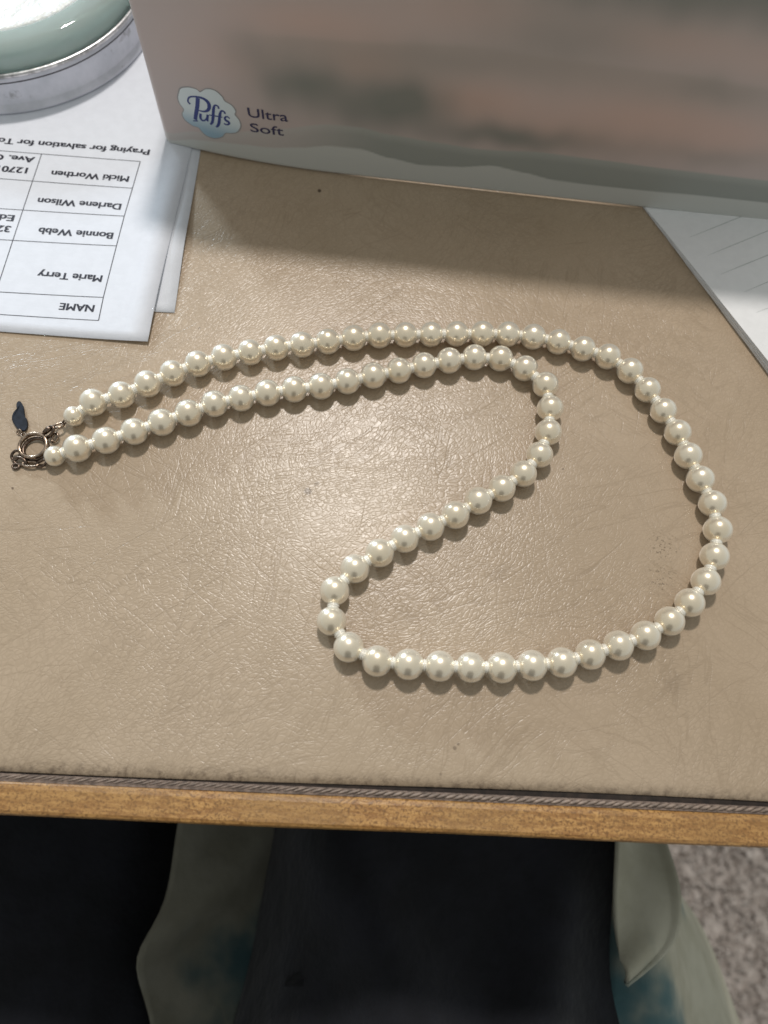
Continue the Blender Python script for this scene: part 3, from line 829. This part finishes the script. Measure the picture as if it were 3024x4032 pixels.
def wax_material():
    m = NT("white_wax"); n = m.noise(m.coord(), 90, 4, .6)
    m.P(Base_Color=m.mix(m.ramp(n, .3, .7), (.70, .72, .70, 1), (.86, .87, .86, 1)), Roughness=.35, Subsurface_Weight=.25, Subsurface_Radius=(.004, .004, .003), Normal=m.bump(n, .6, .004)); return m.mat
wp = MB()
wr = [(0, 5.3), (35.6, 5.5), (39.0, 6.8), (41.2, 11.4), (42.4, 17), (43.4, 19.6), (42.2, 20.3), (38, 19.6), (20, 19.9), (0, 20.2)]
wp.lathe(mmp(wr), G0, 96)
wp.build("wax", wax_material(), candle, smooth=True)
MB().tube([Vector(G0) + mmv(0, 0, 20), Vector(G0) + mmv(.6, .2, 26), Vector(G0) + mmv(1.8, .3, 30)], .0009, 8).build("wick", simple("burnt_wick", (.02, .018, .016, 1), .9), candle, smooth=True)

# ------------------------------------------------------------------ the person at the desk (lap and legs)
def cloth_dark():
    m = NT("dark_navy_cloth"); co = m.coord()
    n = m.noise(co, 40, 4, .6); wv = m.noise(co, 1800, 2, .6)
    m.P(Base_Color=m.mix(m.ramp(n, .3, .7), (.0055, .006, .0085, 1), (.011, .012, .0175, 1)), Roughness=.8, Specular_IOR_Level=.25, Sheen_Weight=.2, Sheen_Roughness=.5,
        Normal=m.bump(m.math('ADD', n, m.math('MULTIPLY', wv, .05)), .25, .01))
    return m.mat
M_navycloth = cloth_dark()
person = thing("person", (.02, -.2, FLOOR_Z), "lap of a seated person in dark navy clothing below the desk edge", "person")
joints = [  # x, y, z, radius
 (.005, -.300, -.215, .135), (.005, -.305, -.08, .130), (.005, -.300, .05, .120),
 (.005, -.275, .18, .150), (.005, -.270, .30, .145),
 (-.100, -.240, -.225, .105), (-.150, -.06, -.222, .092), (-.172, .13, -.220, .078), (-.175, .24, -.225, .066), (-.175, .265, -.40, .056), (-.175, .25, -.64, .042), (-.175, .27, -.700, .040), (-.18, .37, -.712, .030),
 (.080, -.240, -.225, .105), (.070, -.06, -.222, .092), (.075, .13, -.220, .078), (.085, .24, -.225, .066), (.085, .265, -.40, .056), (.085, .25, -.64, .042), (.085, .27, -.700, .040), (.09, .37, -.712, .030)]
edges = [(0,1),(1,2),(2,3),(3,4),(0,5),(5,6),(6,7),(7,8),(8,9),(9,10),(10,11),(11,12),(0,13),(13,14),(14,15),(15,16),(16,17),(17,18),(18,19),(19,20)]
me = bpy.data.meshes.new("body"); me.from_pydata([j[:3] for j in joints], edges, [])
bo = bpy.data.objects.new("body", me); link(bo)
bo.modifiers.new("skin", 'SKIN')
for i, j in enumerate(joints):
    sv = me.skin_vertices[0].data[i]; sv.radius = (j[3], j[3]); sv.use_root = (i == 0)
ms = bo.modifiers.new("sub", 'SUBSURF'); ms.levels = 3; ms.render_levels = 3
bpy.context.view_layer.update()
em = bpy.data.meshes.new_from_object(bo.evaluated_get(bpy.context.evaluated_depsgraph_get()))
bpy.data.objects.remove(bo)
vs = []
for v in em.vertices:                        # trouser folds
    p = v.co.copy()
    f = .006 * math.sin(38 * p.y + 60 * p.x + 2.0 * math.sin(25 * p.x)) * max(0, 1 - abs(p.y + .02) / .22) * (1 if p.z > -.3 else 0)
    p.z += f; vs.append(p)
fsm = [tuple(p.vertices) for p in em.polygons]
MB().add(vs, fsm).build("body", M_navycloth, person, smooth=True)
# a loose fold of the dark top across the lap
def lap_fold(u, v):
    x = -.070 + .195 * u; y = .10 - .26 * v
    ridge = .020 * math.exp(-((x - .02 - .55 * (-.05 - y)) / .022) ** 2) + .014 * math.exp(-((x - .085 + .25 * (-.05 - y)) / .016) ** 2)
    sag = .02 * (2 * u - 1) ** 2 + .09 * ss(.34, .0, u)
    return (x, y, -.126 + ridge * ss(.25, .6, v) + .040 * ss(.5, 1.0, v) - sag)
lf = MB().grid(50, 50, lap_fold).build("shirt_front", M_navycloth, person, smooth=True)
so = lf.modifiers.new("thick", 'SOLIDIFY'); so.thickness = .002
def robe_material(name="cream_and_teal_cloth", k=1.0):
    m = NT(name); co = m.coord()
    n = m.noise(co, 17, 2, .45, .6); n2 = m.noise(co, 60, 3, .5); wv = m.noise(co, 1500, 2, .6)
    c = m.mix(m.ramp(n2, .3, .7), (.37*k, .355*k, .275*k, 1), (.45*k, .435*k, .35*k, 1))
    dye = m.ramp(n, .66, .76)
    for (x, y, z, r) in ((-.042, -.066, -.18, .024), (-.053, -.108, -.17, .024), (.122, -.078, -.135, .030), (.118, -.052, -.14, .022), (-.06, .05, -.17, .02)):
        d = m.vmath('DISTANCE', m.vmath('ADD', co, m.vmath('SCALE', m.vmath('SUBTRACT', m.noise(co, 28, 3, .55, out='Color'), (.5, .5, .5)), scale=.06)), (x - .02, y + .2, z - FLOOR_Z))
        dye = m.math('MAXIMUM', dye, m.ramp(d, r * .4, r * 1.3, 1, 0))
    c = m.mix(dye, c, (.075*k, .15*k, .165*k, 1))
    m.P(Base_Color=c, Roughness=.85, Specular_IOR_Level=.2, Normal=m.bump(m.math('ADD', n2, m.math('MULTIPLY', wv, .1)), .35, .004))
    return m.mat
M_robe = robe_material()
M_robe_shaded = robe_material("shaded_robe_cloth", .48)  # same robe cloth, darkened to put the left panel's shade in its colour
def panel(name, left, right, zl, zr, folds, mat=M_robe, nu=26, nv=40):
    """left/right: polylines of (x,y) mm along the cloth; z along them from zl/zr tables"""
    def poly(p, v):
        k = v * (len(p) - 1); i = min(int(k), len(p) - 2); t = k - i
        a, b, c, d = (Vector(p[max(0, min(len(p)-1, i + q - 1))]) for q in range(4))
        return .5 * ((2*b) + (c-a)*t + (2*a-5*b+4*c-d)*t*t + (3*b-a-3*c+d)*t**3)
    def fn(u, v):
        a = poly(left, v); b = poly(right, v); p = a.lerp(b, u)
        za = poly(zl, v).y; zb = poly(zr, v).y
        return (p.x * MM, p.y * MM, (za + (zb - za) * u) * MM + folds(u, v))
    o = MB().grid(nu, nv, fn).build(name, mat, person, smooth=True)
    s = o.modifiers.new("thick", 'SOLIDIFY'); s.thickness = .0016; s.offset = 0
    return o
zt = lambda *z: [(i, q) for i, q in enumerate(z)]
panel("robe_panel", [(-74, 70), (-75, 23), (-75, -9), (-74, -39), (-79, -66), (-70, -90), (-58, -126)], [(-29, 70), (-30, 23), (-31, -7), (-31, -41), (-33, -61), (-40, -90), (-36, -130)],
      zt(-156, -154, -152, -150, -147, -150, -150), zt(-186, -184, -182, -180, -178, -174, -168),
      lambda u, v: .004 * math.sin(3.2 * u + 5 * v) + .008 * math.exp(-((u * .9 + (v - .62) * 3.0) / .22) ** 2), M_robe_shaded)
panel("robe_fold", [(111, 57), (111, 19), (110.6, 1.6), (110, -16), (110, -30), (110, -41)], [(133, 57), (135, 24), (136, 5), (139, -15), (134, -34), (112, -49)],
      zt(-128, -126, -122, -119, -117, -114), zt(-140, -138, -135, -133, -130, -116),
      lambda u, v: .004 * math.sin(4 * u + 6 * v) + .003 * ss(.85, 1, u))
panel("robe_skirt", [(115, 40), (115, 0), (114, -30), (111, -60), (106, -130)], [(185, 60), (186, 10), (201, -19), (217, -40), (232, -74), (262, -150)],
      zt(-150, -148, -145, -141, -134), zt(-310, -300, -300, -300, -300, -305),
      lambda u, v: .175 * (u - u ** 2.2) + .008 * math.sin(7 * u + 1.2 * v) + .006 * math.sin(15 * u - 2 * v) * v)
